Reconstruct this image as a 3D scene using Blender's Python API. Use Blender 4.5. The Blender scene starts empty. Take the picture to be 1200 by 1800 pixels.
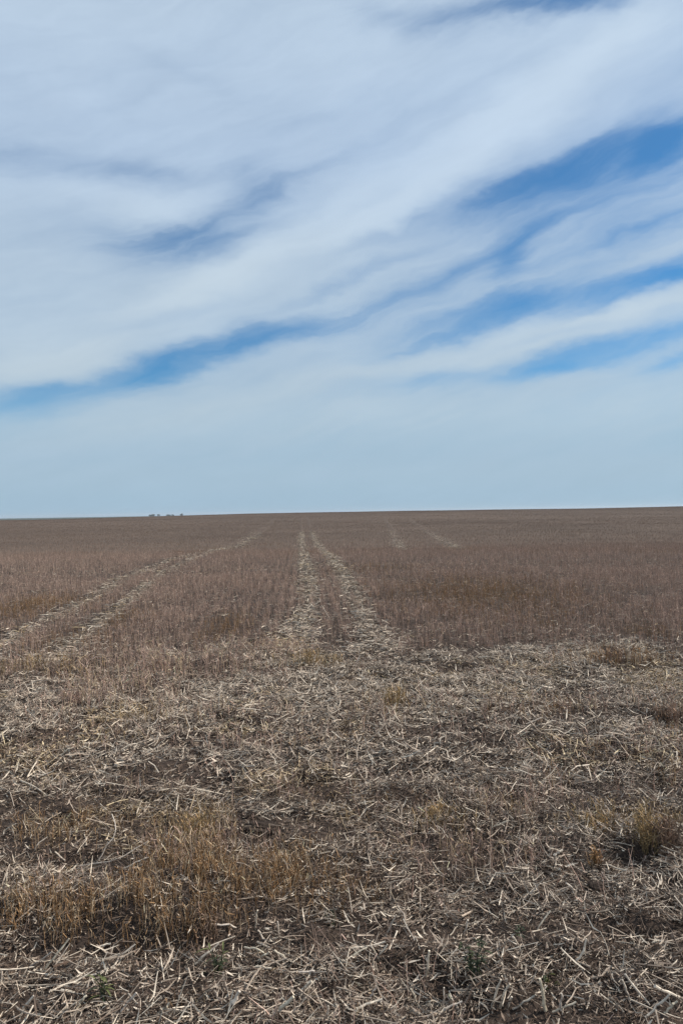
import bpy, math, random
import numpy as np
from mathutils import Matrix, Vector

random.seed(7)
rng = np.random.default_rng(11)
scene = bpy.context.scene
COL = scene.collection

# ------------------------------------------------------------------ camera
EYE = 1.7
F = 1300.0                     # focal length in photograph pixels (1200 x 1800)
ROLL = 0.0160
cam = bpy.data.cameras.new("camera")
cam.sensor_fit = 'VERTICAL'
cam.sensor_height = 36.0
cam.lens = 26.0
cam.clip_start = 0.05
cam.clip_end = 30000.0
cam_o = bpy.data.objects.new("camera", cam)
COL.objects.link(cam_o)
CAM_M = (Matrix.Translation((0, 0, EYE)) @ Matrix.Rotation(math.radians(90), 4, 'X')
         @ Matrix.Rotation(-ROLL, 4, 'Z'))
cam_o.matrix_world = CAM_M
scene.camera = cam_o

def ray(px, py):
    d = CAM_M.to_3x3() @ Vector(((px - 600) / F, (900 - py) / F, -1.0))
    return d

# ------------------------------------------------------------------ noise
def _hash(ix, iy, seed):
    n = (ix.astype(np.int64) * 374761393 + iy.astype(np.int64) * 668265263 + seed * 1442695041)
    n = (n ^ (n >> 13)) * 1274126177
    n = n ^ (n >> 16)
    return (n & 0xFFFFFF) / float(0xFFFFFF)

def vnoise(x, y, scale, seed=0):
    x = np.asarray(x, float) / scale
    y = np.asarray(y, float) / scale
    ix = np.floor(x); iy = np.floor(y)
    fx = x - ix; fy = y - iy
    fx = fx * fx * fx * (fx * (fx * 6 - 15) + 10); fy = fy * fy * fy * (fy * (fy * 6 - 15) + 10)
    a = _hash(ix, iy, seed); b = _hash(ix + 1, iy, seed)
    c = _hash(ix, iy + 1, seed); d = _hash(ix + 1, iy + 1, seed)
    return (a + (b - a) * fx) * (1 - fy) + (c + (d - c) * fx) * fy

def fbm(x, y, scale, seed=0, octv=4):
    s = 0; a = 1; t = 0
    for k in range(octv):
        ca, sa = math.cos(0.7 * k + .3), math.sin(0.7 * k + .3)
        xx = np.asarray(x) * ca - np.asarray(y) * sa
        yy = np.asarray(x) * sa + np.asarray(y) * ca
        s = s + a * vnoise(xx, yy, scale / (2 ** k), seed + 17 * k)
        t += a; a *= .55
    return s / t

def sstep(a, b, x):
    t = np.clip((np.asarray(x, float) - a) / (b - a), 0, 1)
    return t * t * (3 - 2 * t)

# ------------------------------------------------------------------ terrain height
def macro(x, y):
    """the lie of the land: flat headland, a low swell, a shallow dip, then a long rise to the crest"""
    x = np.asarray(x, float); y = np.asarray(y, float)
    py = np.array([-60., 0, 18, 27, 34, 44, 60, 90, 130, 180, 230, 265, 300, 400, 600, 1000, 1800, 2450, 2700, 3300, 9000])
    pz = np.array([0., 0, 0.02, .02, -.22, -.50, -.42, -.10, .45, 1.12, 1.62, 1.76, 1.55, -.6, -6, -10, -9, -1.6, -.9, -6, -25])
    z = np.interp(y, py, pz)
    for k in range(1, 4):
        w = np.maximum(1.0, np.abs(y) * .05 * k)
        z = z + np.interp(y - w, py, pz) + np.interp(y + w, py, pz)
    z /= 7.0
    left = sstep(-20, -120, x) * sstep(60, 240, y) * (1 - sstep(320, 900, y))
    z = z - left * 1.05
    z = z + (fbm(x, y, 60, 5, 3) - .5) * .5 * sstep(40, 120, y) * (1 - sstep(600, 1200, y))
    z = z + (fbm(x, y, 9, 8, 2) - .5) * .10 * sstep(8, 30, y)
    return z

def micro(x, y):
    x = np.asarray(x, float); y = np.asarray(y, float)
    f = 1 - sstep(14, 40, y)
    return f * ((fbm(x, y, .55, 21, 4) - .5) * .095 + (fbm(x, y, .14, 31, 3) - .5) * .075)

LUMPS = []          # (x, y, radius x, radius y, height): mounds under stubble, hollows, and dips shaped where shadows fall
def height(x, y):
    z = macro(x, y) + micro(x, y)
    for cx, cy, sx, sy, hh in LUMPS:
        z = z + hh * np.exp(-(((x - cx) / sx) ** 2 + ((y - cy) / sy) ** 2))
    return z

def ground_pt(px, py, lift=0.0):
    """where the photograph's pixel meets the ground"""
    d = ray(px, py)
    ts = np.concatenate([np.linspace(1.5, 12, 1500), np.geomspace(12, 500, 3000)])
    xs = d.x * ts; ys = d.y * ts; zs = EYE + d.z * ts
    h = height(xs, ys) + lift
    k = np.argmax(zs < h)
    if not (zs < h).any():
        k = len(ts) - 1
    return float(xs[k]), float(ys[k]), float(height(xs[k], ys[k]))

# ------------------------------------------------------------------ materials
def new_mat(name):
    m = bpy.data.materials.new(name); m.use_nodes = True
    nt = m.node_tree
    return m, nt, nt.nodes, nt.links, nt.nodes['Principled BSDF']

def straw_mat(name, rough=.75, trans=0.0, vary=.35, scale=60.0):
    m, nt, N, L, P = new_mat(name)
    at = N.new('ShaderNodeAttribute'); at.attribute_name = 'Col'
    tc = N.new('ShaderNodeTexCoord')
    nz = N.new('ShaderNodeTexNoise'); nz.inputs['Scale'].default_value = scale; nz.inputs['Detail'].default_value = 3
    L.new(tc.outputs['Object'], nz.inputs['Vector'])
    mr = N.new('ShaderNodeMapRange')
    mr.inputs['From Min'].default_value = .25; mr.inputs['From Max'].default_value = .75
    mr.inputs['To Min'].default_value = 1 - vary; mr.inputs['To Max'].default_value = 1 + vary
    L.new(nz.outputs['Fac'], mr.inputs['Value'])
    mx = N.new('ShaderNodeVectorMath'); mx.operation = 'SCALE'
    L.new(at.outputs['Color'], mx.inputs[0]); L.new(mr.outputs['Result'], mx.inputs['Scale'])
    L.new(mx.outputs['Vector'], P.inputs['Base Color'])
    P.inputs['Roughness'].default_value = rough
    P.inputs['Specular IOR Level'].default_value = .25
    if trans > 0:
        out = N['Material Output']
        tr = N.new('ShaderNodeBsdfTranslucent'); ms = N.new('ShaderNodeMixShader'); ms.inputs[0].default_value = trans
        L.new(mx.outputs['Vector'], tr.inputs['Color'])
        L.new(P.outputs[0], ms.inputs[1]); L.new(tr.outputs[0], ms.inputs[2]); L.new(ms.outputs[0], out.inputs['Surface'])
    return m

M_STRAW = straw_mat('dry_straw', .6)
M_STEM = straw_mat('stubble_stem', .8, .34)
M_LEAF = straw_mat('green_leaf', .55, .3, .25, 40)
M_BARK = straw_mat('tree_bark', .9)
M_CROWN = straw_mat('tree_foliage', .8, .2, .3, .7)

def soil_mat():
    m, nt, N, L, P = new_mat('field_soil')
    tc = N.new('ShaderNodeTexCoord')
    at = N.new('ShaderNodeAttribute'); at.attribute_name = 'Col'
    n1 = N.new('ShaderNodeTexNoise'); n1.inputs['Scale'].default_value = 1.7; n1.inputs['Detail'].default_value = 7
    n2 = N.new('ShaderNodeTexNoise'); n2.inputs['Scale'].default_value = 32; n2.inputs['Detail'].default_value = 5; n2.inputs['Roughness'].default_value = .7
    L.new(tc.outputs['Object'], n1.inputs['Vector']); L.new(tc.outputs['Object'], n2.inputs['Vector'])
    def rng_(node, a, b):
        mr = N.new('ShaderNodeMapRange'); mr.inputs['From Min'].default_value = .28; mr.inputs['From Max'].default_value = .72
        mr.inputs['To Min'].default_value = a; mr.inputs['To Max'].default_value = b
        L.new(node.outputs['Fac'], mr.inputs['Value']); return mr
    a = rng_(n1, .72, 1.25); b = rng_(n2, .5, 1.6)
    mu = N.new('ShaderNodeMath'); mu.operation = 'MULTIPLY'
    L.new(a.outputs[0], mu.inputs[0]); L.new(b.outputs[0], mu.inputs[1])
    sc = N.new('ShaderNodeVectorMath'); sc.operation = 'SCALE'
    L.new(at.outputs['Color'], sc.inputs[0]); L.new(mu.outputs[0], sc.inputs['Scale'])
    L.new(sc.outputs['Vector'], P.inputs['Base Color'])
    P.inputs['Roughness'].default_value = .95; P.inputs['Specular IOR Level'].default_value = .1
    bp = N.new('ShaderNodeBump'); bp.inputs['Strength'].default_value = .7; bp.inputs['Distance'].default_value = .02
    L.new(n2.outputs['Fac'], bp.inputs['Height']); L.new(bp.outputs['Normal'], P.inputs['Normal'])
    return m
M_SOIL = soil_mat()

# ------------------------------------------------------------------ mesh helpers
def mesh_obj(name, V, faces, C, mat, parent=None, smooth=False):
    """V (n,3), faces a list of equal-width index arrays, C (n,3) per-vertex albedo"""
    me = bpy.data.meshes.new(name)
    V = np.asarray(V, np.float32)
    me.vertices.add(len(V)); me.vertices.foreach_set('co', V.ravel())
    loops = np.concatenate([np.asarray(f, np.int32).ravel() for f in faces])
    tot = np.concatenate([np.full(len(f), np.asarray(f).shape[1], np.int32) for f in faces])
    start = np.concatenate([[0], np.cumsum(tot)[:-1]]).astype(np.int32)
    me.loops.add(len(loops)); me.loops.foreach_set('vertex_index', loops)
    me.polygons.add(len(tot)); me.polygons.foreach_set('loop_start', start); me.polygons.foreach_set('loop_total', tot)
    me.polygons.foreach_set('use_smooth', np.full(len(tot), smooth))
    at = me.attributes.new('Col', 'FLOAT_COLOR', 'POINT')
    c4 = np.ones((len(V), 4), np.float32); c4[:, :3] = np.clip(C, 0, .8)
    at.data.foreach_set('color', c4.ravel())
    me.update(calc_edges=True); me.validate()
    me.materials.append(mat)
    o = bpy.data.objects.new(name, me); COL.objects.link(o)
    if parent is not None:
        o.parent = parent
    return o

def tubes(P, R, sides=3, caps=False):
    """P (n,k,3) centre lines, R (n,k) radii -> verts, quads(,cap polys)"""
    n, k, _ = P.shape
    T = np.empty_like(P)
    T[:, 1:-1] = P[:, 2:] - P[:, :-2] if k > 2 else T[:, 1:-1]
    T[:, 0] = P[:, 1] - P[:, 0]; T[:, -1] = P[:, -1] - P[:, -2]
    T /= np.linalg.norm(T, axis=2, keepdims=True) + 1e-9
    up = np.where((np.abs(T[:, :1, 2:3]) > .85), np.array([[[1., 0, 0]]]), np.array([[[0., 0, 1.]]]))
    U = np.cross(T, np.broadcast_to(up, T.shape)); U /= np.linalg.norm(U, axis=2, keepdims=True) + 1e-9
    W = np.cross(T, U)
    ang0 = rng.random((n, 1, 1)) * 6.283
    a = np.arange(sides) * (2 * math.pi / sides)
    aa = ang0 + a[None, None, :]
    V = (P[:, :, None, :] + (U[:, :, None, :] * np.cos(aa)[..., None] + W[:, :, None, :] * np.sin(aa)[..., None]) * R[:, :, None, None])
    base = (np.arange(n) * k * sides)[:, None, None]
    i = np.arange(k - 1)[None, :, None] * sides
    j = np.arange(sides)[None, None, :]
    j2 = (np.arange(sides) + 1) % sides
    q = np.stack([base + i + j, base + i + j2[None, None, :], base + i + sides + j2[None, None, :], base + i + sides + j], axis=-1).reshape(-1, 4)
    faces = [q]
    if caps:
        b = (np.arange(n) * k * sides)[:, None]
        faces.append(b + np.arange(sides)[None, ::-1])
        faces.append(b + (k - 1) * sides + np.arange(sides)[None, :])
    return V.reshape(-1, 3), faces

def merge(parts):
    """parts: list of (V, faces, C)"""
    Vs, Cs, by = [], [], {}
    off = 0
    for V, fs, C in parts:
        Vs.append(V); Cs.append(np.broadcast_to(C, V.shape))
        for f in fs:
            by.setdefault(f.shape[1], []).append(f + off)
        off += len(V)
    return np.concatenate(Vs), [np.concatenate(v) for v in by.values()], np.concatenate(Cs)

def tag(o, label=None, cat=None, group=None, kind=None):
    if label: o['label'] = label
    if cat: o['category'] = cat
    if group: o['group'] = group
    if kind: o['kind'] = kind
    return o

def empty(name, loc):
    o = bpy.data.objects.new(name, None); COL.objects.link(o); o.location = loc
    o.empty_display_size = .1
    return o

def scatter(n, y0, y1, hw, margin=.75):
    """n points (for a plain wedge) spread evenly over the wedge widened by a margin each side"""
    yy = np.linspace(y0, y1, 400); w = hw * yy + margin; cdf = np.cumsum(w); cdf = (cdf - cdf[0]) / (cdf[-1] - cdf[0])
    n = int(n * w.sum() / (hw * yy).sum())
    y = np.interp(rng.random(n), cdf, yy); x = (rng.random(n) * 2 - 1) * (hw * y + margin)
    return n, x, y

# albedos
PALE = np.array([.62, .52, .41]); GREYS = np.array([.37, .292, .225]); MID = np.array([.180, .126, .091])
DARK = np.array([.070, .047, .034]); YEL = np.array([.45, .318, .165]); ORANGE = np.array([.32, .195, .098])
MAUVE = np.array([.45, .325, .262]); SOIL = np.array([.056, .041, .033]); FAR = np.array([.112, .082, .063])

# mounds under stubble; dips shaped to darken hollows and cast-shadow spots
_l = []
for px, py, rx, ry, hh in [(150, 1612, 230, 34, .055), (330, 1590, 100, 40, .04), (440, 1555, 170, 32, .04), (210, 1674, 230, 20, -.055), (110, 1514, 110, 20, -.05),
                           (1120, 1512, 90, 14, -.05), (1165, 1480, 60, 24, .04), (1150, 1642, 90, 16, -.05), (560, 1655, 70, 18, -.04), (790, 1748, 80, 16, -.04),
                           (680, 1706, 60, 14, -.035), (130, 1243, 30, 10, -.06), (1180, 1275, 50, 12, -.05), (460, 1470, 60, 14, -.03)]:
    x_, y_, _z = ground_pt(px, py)
    _l.append((x_, y_, abs(ground_pt(px + rx, py)[0] - x_), max(.03, (ground_pt(px, py - ry)[1] - ground_pt(px, py + ry)[1]) * .5), hh))
LUMPS.extend(_l)

# ------------------------------------------------------------------ wheel tracks (plan lines on the field)
def line_px(pts):
    return np.array([ground_pt(px, py)[:2] for px, py in pts])
TRACKS = [   # plan polyline, half width
    (line_px([(505, 1150), (530, 1100), (545, 1060), (543, 1020), (535, 985), (531, 962), (530, 940), (530, 925), (530, 908)]), .24),
    (line_px([(662, 1150), (645, 1100), (624, 1060), (606, 1020), (590, 990), (566, 968), (552, 945), (545, 928), (540, 908)]), .22),
    (line_px([(-40, 1165), (30, 1120), (100, 1085), (165, 1050), (215, 1020), (262, 1003), (300, 985), (345, 974), (400, 963)]), .19),
    (line_px([(90, 1165), (150, 1122), (207, 1072), (238, 1050), (262, 1028), (288, 1005), (330, 988), (372, 972), (425, 957)]), .19),
    (line_px([(372, 968), (420, 962), (432, 950), (450, 937), (466, 925), (480, 912)]), .40),
    (line_px([(444, 948), (458, 937), (472, 926), (484, 913)]), .30),
    (line_px([(708, 968), (699, 955), (692, 940), (685, 925), (676, 912)]), .45),
    (line_px([(808, 966), (780, 950), (752, 935), (732, 922), (716, 911)]), .50),
]
def track_dist(x, y):
    """signed-ish: min over tracks of distance/halfwidth"""
    best = np.full(np.shape(x), 99.0)
    for pl, hw in TRACKS:
        for a, b in zip(pl[:-1], pl[1:]):
            d = b - a; L2 = (d ** 2).sum() + 1e-9
            t = np.clip(((x - a[0]) * d[0] + (y - a[1]) * d[1]) / L2, 0, 1)
            dist = np.hypot(x - a[0] - t * d[0], y - a[1] - t * d[1]) / hw
            best = np.minimum(best, dist)
    return best

# ------------------------------------------------------------------ ground sheet
def build_ground():
    ys = np.concatenate([np.linspace(-60, 1.2, 30)[:-1], np.arange(1.2, 11, .025), 11 * (1.018 ** np.arange(0, 380))])
    ys = ys[ys < 9000]
    xr = np.concatenate([np.arange(0, 5.2, .03), 5.2 * (1.06 ** np.arange(0, 128))]); xr = xr[xr < 9000]
    xs = np.concatenate([-xr[:0:-1], xr])
    X, Y = np.meshgrid(xs, ys)
    Z = height(X, Y)
    V = np.stack([X, Y, Z], -1).reshape(-1, 3)
    ny, nx = X.shape
    i = (np.arange(ny - 1)[:, None] * nx + np.arange(nx - 1)[None, :]).reshape(-1, 1)
    q = np.concatenate([i, i + 1, i + nx + 1, i + nx], 1)
    x, y = V[:, 0], V[:, 1]
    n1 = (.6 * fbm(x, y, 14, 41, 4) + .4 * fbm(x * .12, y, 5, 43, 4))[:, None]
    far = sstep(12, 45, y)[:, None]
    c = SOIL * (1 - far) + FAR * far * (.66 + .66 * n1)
    # a green-blue crop far beyond the crest
    g = sstep(330, 420, y)[:, None]
    c = c * (1 - g) + np.array([.050, .060, .045]) * g
    o = mesh_obj('ground', V, [q], c, M_SOIL, smooth=True)
    tag(o, kind='structure', label='brown stubble field rolling up to the horizon', cat='ground')
build_ground()

def build_tracks():
    for pl, hw in TRACKS:
        seg = np.hypot(*(pl[1:] - pl[:-1]).T); s = np.concatenate([[0], np.cumsum(seg)])
        n = max(12, int(min(900, s[-1] / .08)))
        t = np.linspace(0, s[-1], n) if s[-1] < 25 else np.concatenate([np.linspace(0, 20, 260)[:-1], np.linspace(20, s[-1], 400)])
        cx = np.interp(t, s, pl[:, 0]); cy = np.interp(t, s, pl[:, 1])
        dx = np.gradient(cx); dy = np.gradient(cy); l = np.hypot(dx, dy) + 1e-9
        nx_, ny_ = -dy / l, dx / l
        rows = []
        K = 7
        for k in range(K):
            u = (k / (K - 1) - .5) * 2
            ww = hw * (.75 + .7 * (vnoise(cy, t * 0 + 9 + (u > 0) * 5, 1.3, 3) - .5) + .5 * (vnoise(cy, t * 0 + 4 + (u > 0) * 5, 7.0, 3) - .5)) * (1 - .35 * sstep(25, 80, cy))
            x = cx + nx_ * u * ww; y = cy + ny_ * u * ww
            z = height(x, y) + .006 + .004 * (1 - u * u) + .00006 * y
            rows.append(np.stack([x, y, z], -1))
        V = np.stack(rows, 1).reshape(-1, 3)
        m = len(t)
        i = (np.arange(m - 1)[:, None] * K + np.arange(K - 1)[None, :]).reshape(-1, 1)
        q = np.concatenate([i, i + K, i + K + 1, i + 1], 1)
        nn = fbm(V[:, 0], V[:, 1], .5, 91, 3)[:, None]
        far = sstep(25, 70, V[:, 1])[:, None]
        c = (np.array([.115, .089, .067]) * (1 - far) + np.array([.113, .084, .066]) * far * (.9 + .2 * fbm(V[:, 0], V[:, 1], 6, 95, 2)[:, None])) * (.7 + .6 * nn)
        o = mesh_obj('wheel_track', V, [q], c, M_SOIL)
        tag(o, kind='structure')
build_tracks()

# ------------------------------------------------------------------ standing stubble
# (px, py of the patch's base, half width px, half depth px, stems per m2, mean height, colour)
PATCH = [
    (150, 1618, 190, 42, 700, .105, 'o'), (330, 1605, 80, 44, 700, .105, 'o'), (60, 1600, 110, 22, 380, .12, 'o'),
    (440, 1560, 165, 36, 760, .105, 'o'), (330, 1520, 70, 45, 520, .13, 'o'), (525, 1530, 80, 26, 560, .12, 'o'),
    (120, 1470, 140, 26, 240, .12, 'o'), (340, 1465, 50, 26, 420, .13, 'y'),
    (1100, 1455, 110, 22, 220, .12, 'y'), (770, 1460, 60, 26, 200, .13, 'y'), (790, 1500, 90, 14, 110, .12, 'm'),
    (200, 1225, 90, 18, 260, .2, 'm'), (60, 1180, 110, 14, 160, .18, 'y'), (300, 1180, 140, 20, 260, .22, 'm'),
    (660, 1258, 60, 14, 170, .16, 'm'), (690, 1245, 40, 12, 160, .2, 'y'), (400, 1262, 100, 14, 140, .17, 'm'),
    (1050, 1245, 60, 12, 200, .17, 'm'), (900, 1250, 70, 10, 170, .17, 'm'), (1185, 1265, 40, 14, 380, .2, 'm'),
    (480, 1150, 70, 12, 260, .2, 'm'), (560, 1172, 60, 8, 220, .14, 'y'), (1100, 1165, 70, 8, 240, .2, 'o'),
    (130, 1365, 110, 20, 80, .08, 'y'), (640, 1590, 60, 18, 90, .1, 'o'), (1190, 1380, 30, 30, 220, .13, 'o'),
    (560, 1440, 60, 20, 60, .09, 'y'), (960, 1170, 70, 8, 140, .1, 'y'), (330, 1790, 90, 14, 120, .07, 'o'), (680, 1795, 60, 14, 160, .06, 'y'),
]
ORANGE_FAR = [(850, 1045, 150, 30), (960, 1105, 60, 14), (400, 1105, 40, 24), (60, 1070, 80, 20), (120, 1140, 60, 14), (1140, 1120, 50, 10), (200, 1100, 40, 20)]
def patch_world(px, py, rx, ry):
    x, y, z = ground_pt(px, py)
    a = ground_pt(px + rx, py); b = ground_pt(px, py - ry); c = ground_pt(px, py + ry)
    return x, y, abs(a[0] - x), max(.03, (b[1] - c[1]) * .5)
_pr = random.Random(5)
for _ in range(34):
    _y = _pr.uniform(1185, 1570); _f = (_y - 900) / 400
    PATCH.append((_pr.uniform(-20, 1220), _y, _pr.uniform(25, 80) * (.5 + _f), _pr.uniform(5, 13) * (.5 + _f), _pr.uniform(70, 190), _pr.uniform(.08, .15), _pr.choice('mmmmyo')))
PW = [patch_world(*p[:4]) + tuple(p[4:]) for p in PATCH]
OW = [patch_world(*p) for p in ORANGE_FAR]

def edge_y(x):
    """near edge of the block of standing stubble"""
    e = 8.95 + .8 * (vnoise(x, x * 0 + 3.3, 1.1, 77) - .5) - .35 * sstep(1.5, 3.5, x) + .8 * (vnoise(x, x * 0 + 1.3, .3, 78) - .5)
    e = e - .9 * sstep(-1.6, -3.6, x)
    return e

def stems(x, y, h, r, col, sides=3, segs=3, lean=.14, droop=.3):
    n = len(x)
    z = height(x, y) - .015
    az = rng.random(n) * 6.283
    ln = np.abs(rng.normal(0, lean, n)) * h
    b = rng.normal(0, .05, n) * h
    P = np.empty((n, segs, 3))
    for k in range(segs):
        t = k / (segs - 1)
        P[:, k, 0] = x + np.cos(az) * ln * t ** 1.6 + np.sin(az) * b * math.sin(3.1 * t)
        P[:, k, 1] = y + np.sin(az) * ln * t ** 1.6 - np.cos(az) * b * math.sin(3.1 * t)
        P[:, k, 2] = z + h * t
    R = r[:, None] * (1 - .45 * np.linspace(0, 1, segs)[None, :])
    V, f = tubes(P, R, sides)
    C = np.repeat(col, segs * sides, axis=0)
    return V, f, C

def twigs(x, y, h, r, col, frac=.8):
    """short side shoots and broken pods near the tops of the stems"""
    n = len(x)
    k = rng.random(n) < frac
    x, y, h, r, col = x[k], y[k], h[k], r[k], col[k]
    n = len(x)
    z = height(x, y) + h * (.45 + .5 * rng.random(n))
    az = rng.random(n) * 6.283; L = h * (.12 + .22 * rng.random(n)); el = .3 + rng.random(n) * .9
    P = np.empty((n, 2, 3))
    P[:, 0] = np.stack([x, y, z], -1)
    P[:, 1] = P[:, 0] + np.stack([np.cos(az) * np.cos(el), np.sin(az) * np.cos(el), np.sin(el)], -1) * L[:, None]
    R = np.stack([r * .7, r * .9], -1)
    V, f = tubes(P, R, 3)
    return V, f, np.repeat(col * (1.0 + .5 * rng.random((n, 1))), 6, axis=0)

def stem_colour(x, y, n):
    base = MAUVE[None] * (.55 + .95 * rng.random((n, 1)))
    pale = rng.random(n) < .22
    base[pale] = (GREYS * .7 + PALE * .3) * np.array([1.04, .97, .98]) * (.7 + .6 * rng.random((pale.sum(), 1)))
    o = np.zeros(n)
    for cx, cy, sx, sy in OW:
        o = np.maximum(o, np.exp(-((x - cx) / sx) ** 2 - ((y - cy) / sy) ** 2))
    o *= .85
    o = np.maximum(o, sstep(.66, .85, fbm(x, y, 5, 61, 3)) * .4)
    oc = ORANGE[None] * (.6 + .7 * rng.random((n, 1)))
    pick = (rng.random(n) < o)[:, None]
    return np.where(pick, oc, base)

def build_block():
    parts = []
    for (y0, y1, dens, hw, rad, segs, sides) in ((7.2, 20, 480, .56, .0018, 3, 3), (20, 42, 170, .54, .0028, 2, 3), (42, 125, 48, .52, .0045, 2, 3), (80, 290, 12.0, .52, .009, 2, 3)):
        A = hw * (y1 ** 2 - y0 ** 2)
        n = int(A * dens)
        y = np.sqrt(y0 ** 2 + rng.random(n) * (y1 ** 2 - y0 ** 2))
        x = (rng.random(n) * 2 - 1) * hw * y + np.sign(rng.random(n) - .5) * 0
        # sown rows, 19 cm apart, running with the tracks
        row = .19
        fade = sstep(125, 85, y) if y1 == 125 else (sstep(80, 120, y) if y1 == 290 else np.ones(n))
        s = x + .055 * y
        x = x + (np.round(s / row) * row - s) * (.45 if y1 <= 42 else .2) + rng.normal(0, .03, n)
        keep = rng.random(n) < sstep(-.7, .7, y - edge_y(x)) ** 1.6 * (.55 + .45 * sstep(.3, .6, fbm(x, y, .45, 57, 3)))
        keep &= rng.random(n) < fade
        td = track_dist(x, y)
        keep &= (td > (1.0 + .25 * rng.normal(0, 1, n))) | (rng.random(n) < .5 * sstep(.5, .7, fbm(x, y, .9, 211, 3)) + .50 * sstep(40, 80, y))
        gap = fbm(x, y, 1.1, 55, 3)
        thin = sstep(.62, .74, gap) * (1 - sstep(30, 60, y))
        keep &= rng.random(n) > thin * .75
        x, y = x[keep], y[keep]; n = len(x)
        h = (.145 + .045 * rng.normal(0, 1, n) + .14 * (fbm(x, y, 1.6, 66, 3) - .5)).clip(.04, .38)
        h = h * (.75 + .25 * sstep(0, 1.2, y - edge_y(x))) * (1 - .42 * sstep(30, 70, y))
        r = rad * (.6 + .8 * rng.random(n))
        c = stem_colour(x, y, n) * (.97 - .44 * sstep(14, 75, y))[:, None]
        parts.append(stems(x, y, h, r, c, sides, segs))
        if y1 <= 20:
            parts.append(twigs(x, y, h, r, c, .7))
        elif y1 <= 42:
            parts.append(twigs(x, y, h, r, c, .4))
    V, f, C = merge(parts)
    o = mesh_obj('standing_stubble', V, f, C, M_STEM)
    tag(o, 'dense brown standing stubble running back from the headland to the horizon', 'stubble', kind='stuff')
build_block()

def build_patches():
    groups = {'o': [], 'y': [], 'm': []}
    for cx, cy, sx, sy, dens, hm, ck in PW:
        n = int(dens * 4 * sx * sy * (3.3 if cy < 5 else 1.7))
        u = rng.normal(0, .62, n); v = rng.normal(0, .62, n)
        k = (np.abs(u) < 1.5) & (np.abs(v) < 1.5)
        x = cx + u[k] * sx; y = cy + v[k] * sy
        cl = fbm(x, y, .16, 99, 2)
        k = rng.random(len(x)) < sstep(.3, .55, cl) * .8 + .2
        x, y = x[k], y[k]; n = len(x)
        h = hm * (.65 + .5 * rng.random(n)).clip(.3, 1.4)
        near = cy < 5
        r = (.0014 if near else .0024) * (.6 + .9 * rng.random(n))
        base = {'o': ORANGE, 'y': YEL * .8, 'm': MAUVE}[ck]
        c = base[None] * (.45 + 1.0 * rng.random((n, 1)))
        p = rng.random(n) < .27
        c[p] = (YEL * .5 + PALE * .5) * (.8 + .5 * rng.random((p.sum(), 1)))
        groups[ck].append(stems(x, y, h, r, c, 3, 4, .22))
        groups[ck].append(twigs(x, y, h, r, c, .9))
    names = {'o': ('orange brown stubble standing thickest in the left foreground', 'orange_stubble'),
             'y': ('yellowish thin stubble scattered over the straw covered headland', 'yellow_stubble'),
             'm': ('grey brown thin stubble left standing in clumps on the headland', 'brown_stubble')}
    for k, g in groups.items():
        V, f, C = merge(g)
        tag(mesh_obj(names[k][1], V, f, C, M_STEM), names[k][0], 'stubble', kind='stuff')
    # loose single stems over the headland
    n = 7000
    n, x, y = scatter(n, 2.0, 9.2, .62)
    k = rng.random(n) < sstep(.42, .62, fbm(x, y, .7, 131, 3))
    x, y = x[k], y[k]; n = len(x)
    h = .04 + .13 * rng.random(n) ** 1.4; r = .0016 * (.6 + .8 * rng.random(n))
    c = MAUVE * (.6 + 1.2 * rng.random((n, 1)))
    V, f, C = merge([stems(x, y, h, r, c, 3, 3, .45), twigs(x, y, h, r, c, .5)])
    tag(mesh_obj('sparse_stubble', V, f, C, M_STEM), 'single thin stems poking up through the flattened straw', 'stubble', kind='stuff')
build_patches()

# ------------------------------------------------------------------ straw litter
def straw_colours(n, x, y, bright=.2):
    bright = bright * (1 + .35 * sstep(5.2, 7.0, y))
    u = rng.random(n)
    c = MID[None] * (.55 + .9 * rng.random((n, 1)))
    d = u < .40
    c[d] = DARK * (.7 + .9 * rng.random((d.sum(), 1)))
    g = (u > 1 - bright * 1.9)
    c[g] = GREYS * (.7 + .55 * rng.random((g.sum(), 1)))
    b = u > 1 - bright * .7
    c[b] = PALE * (.75 + .4 * rng.random((b.sum(), 1)))
    yl = (rng.random(n) < .45 * sstep(.58, .74, fbm(x, y, .9, 141, 3)))
    c[yl] = c[yl] * np.array([1.05, .98, .78])
    return c

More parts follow.
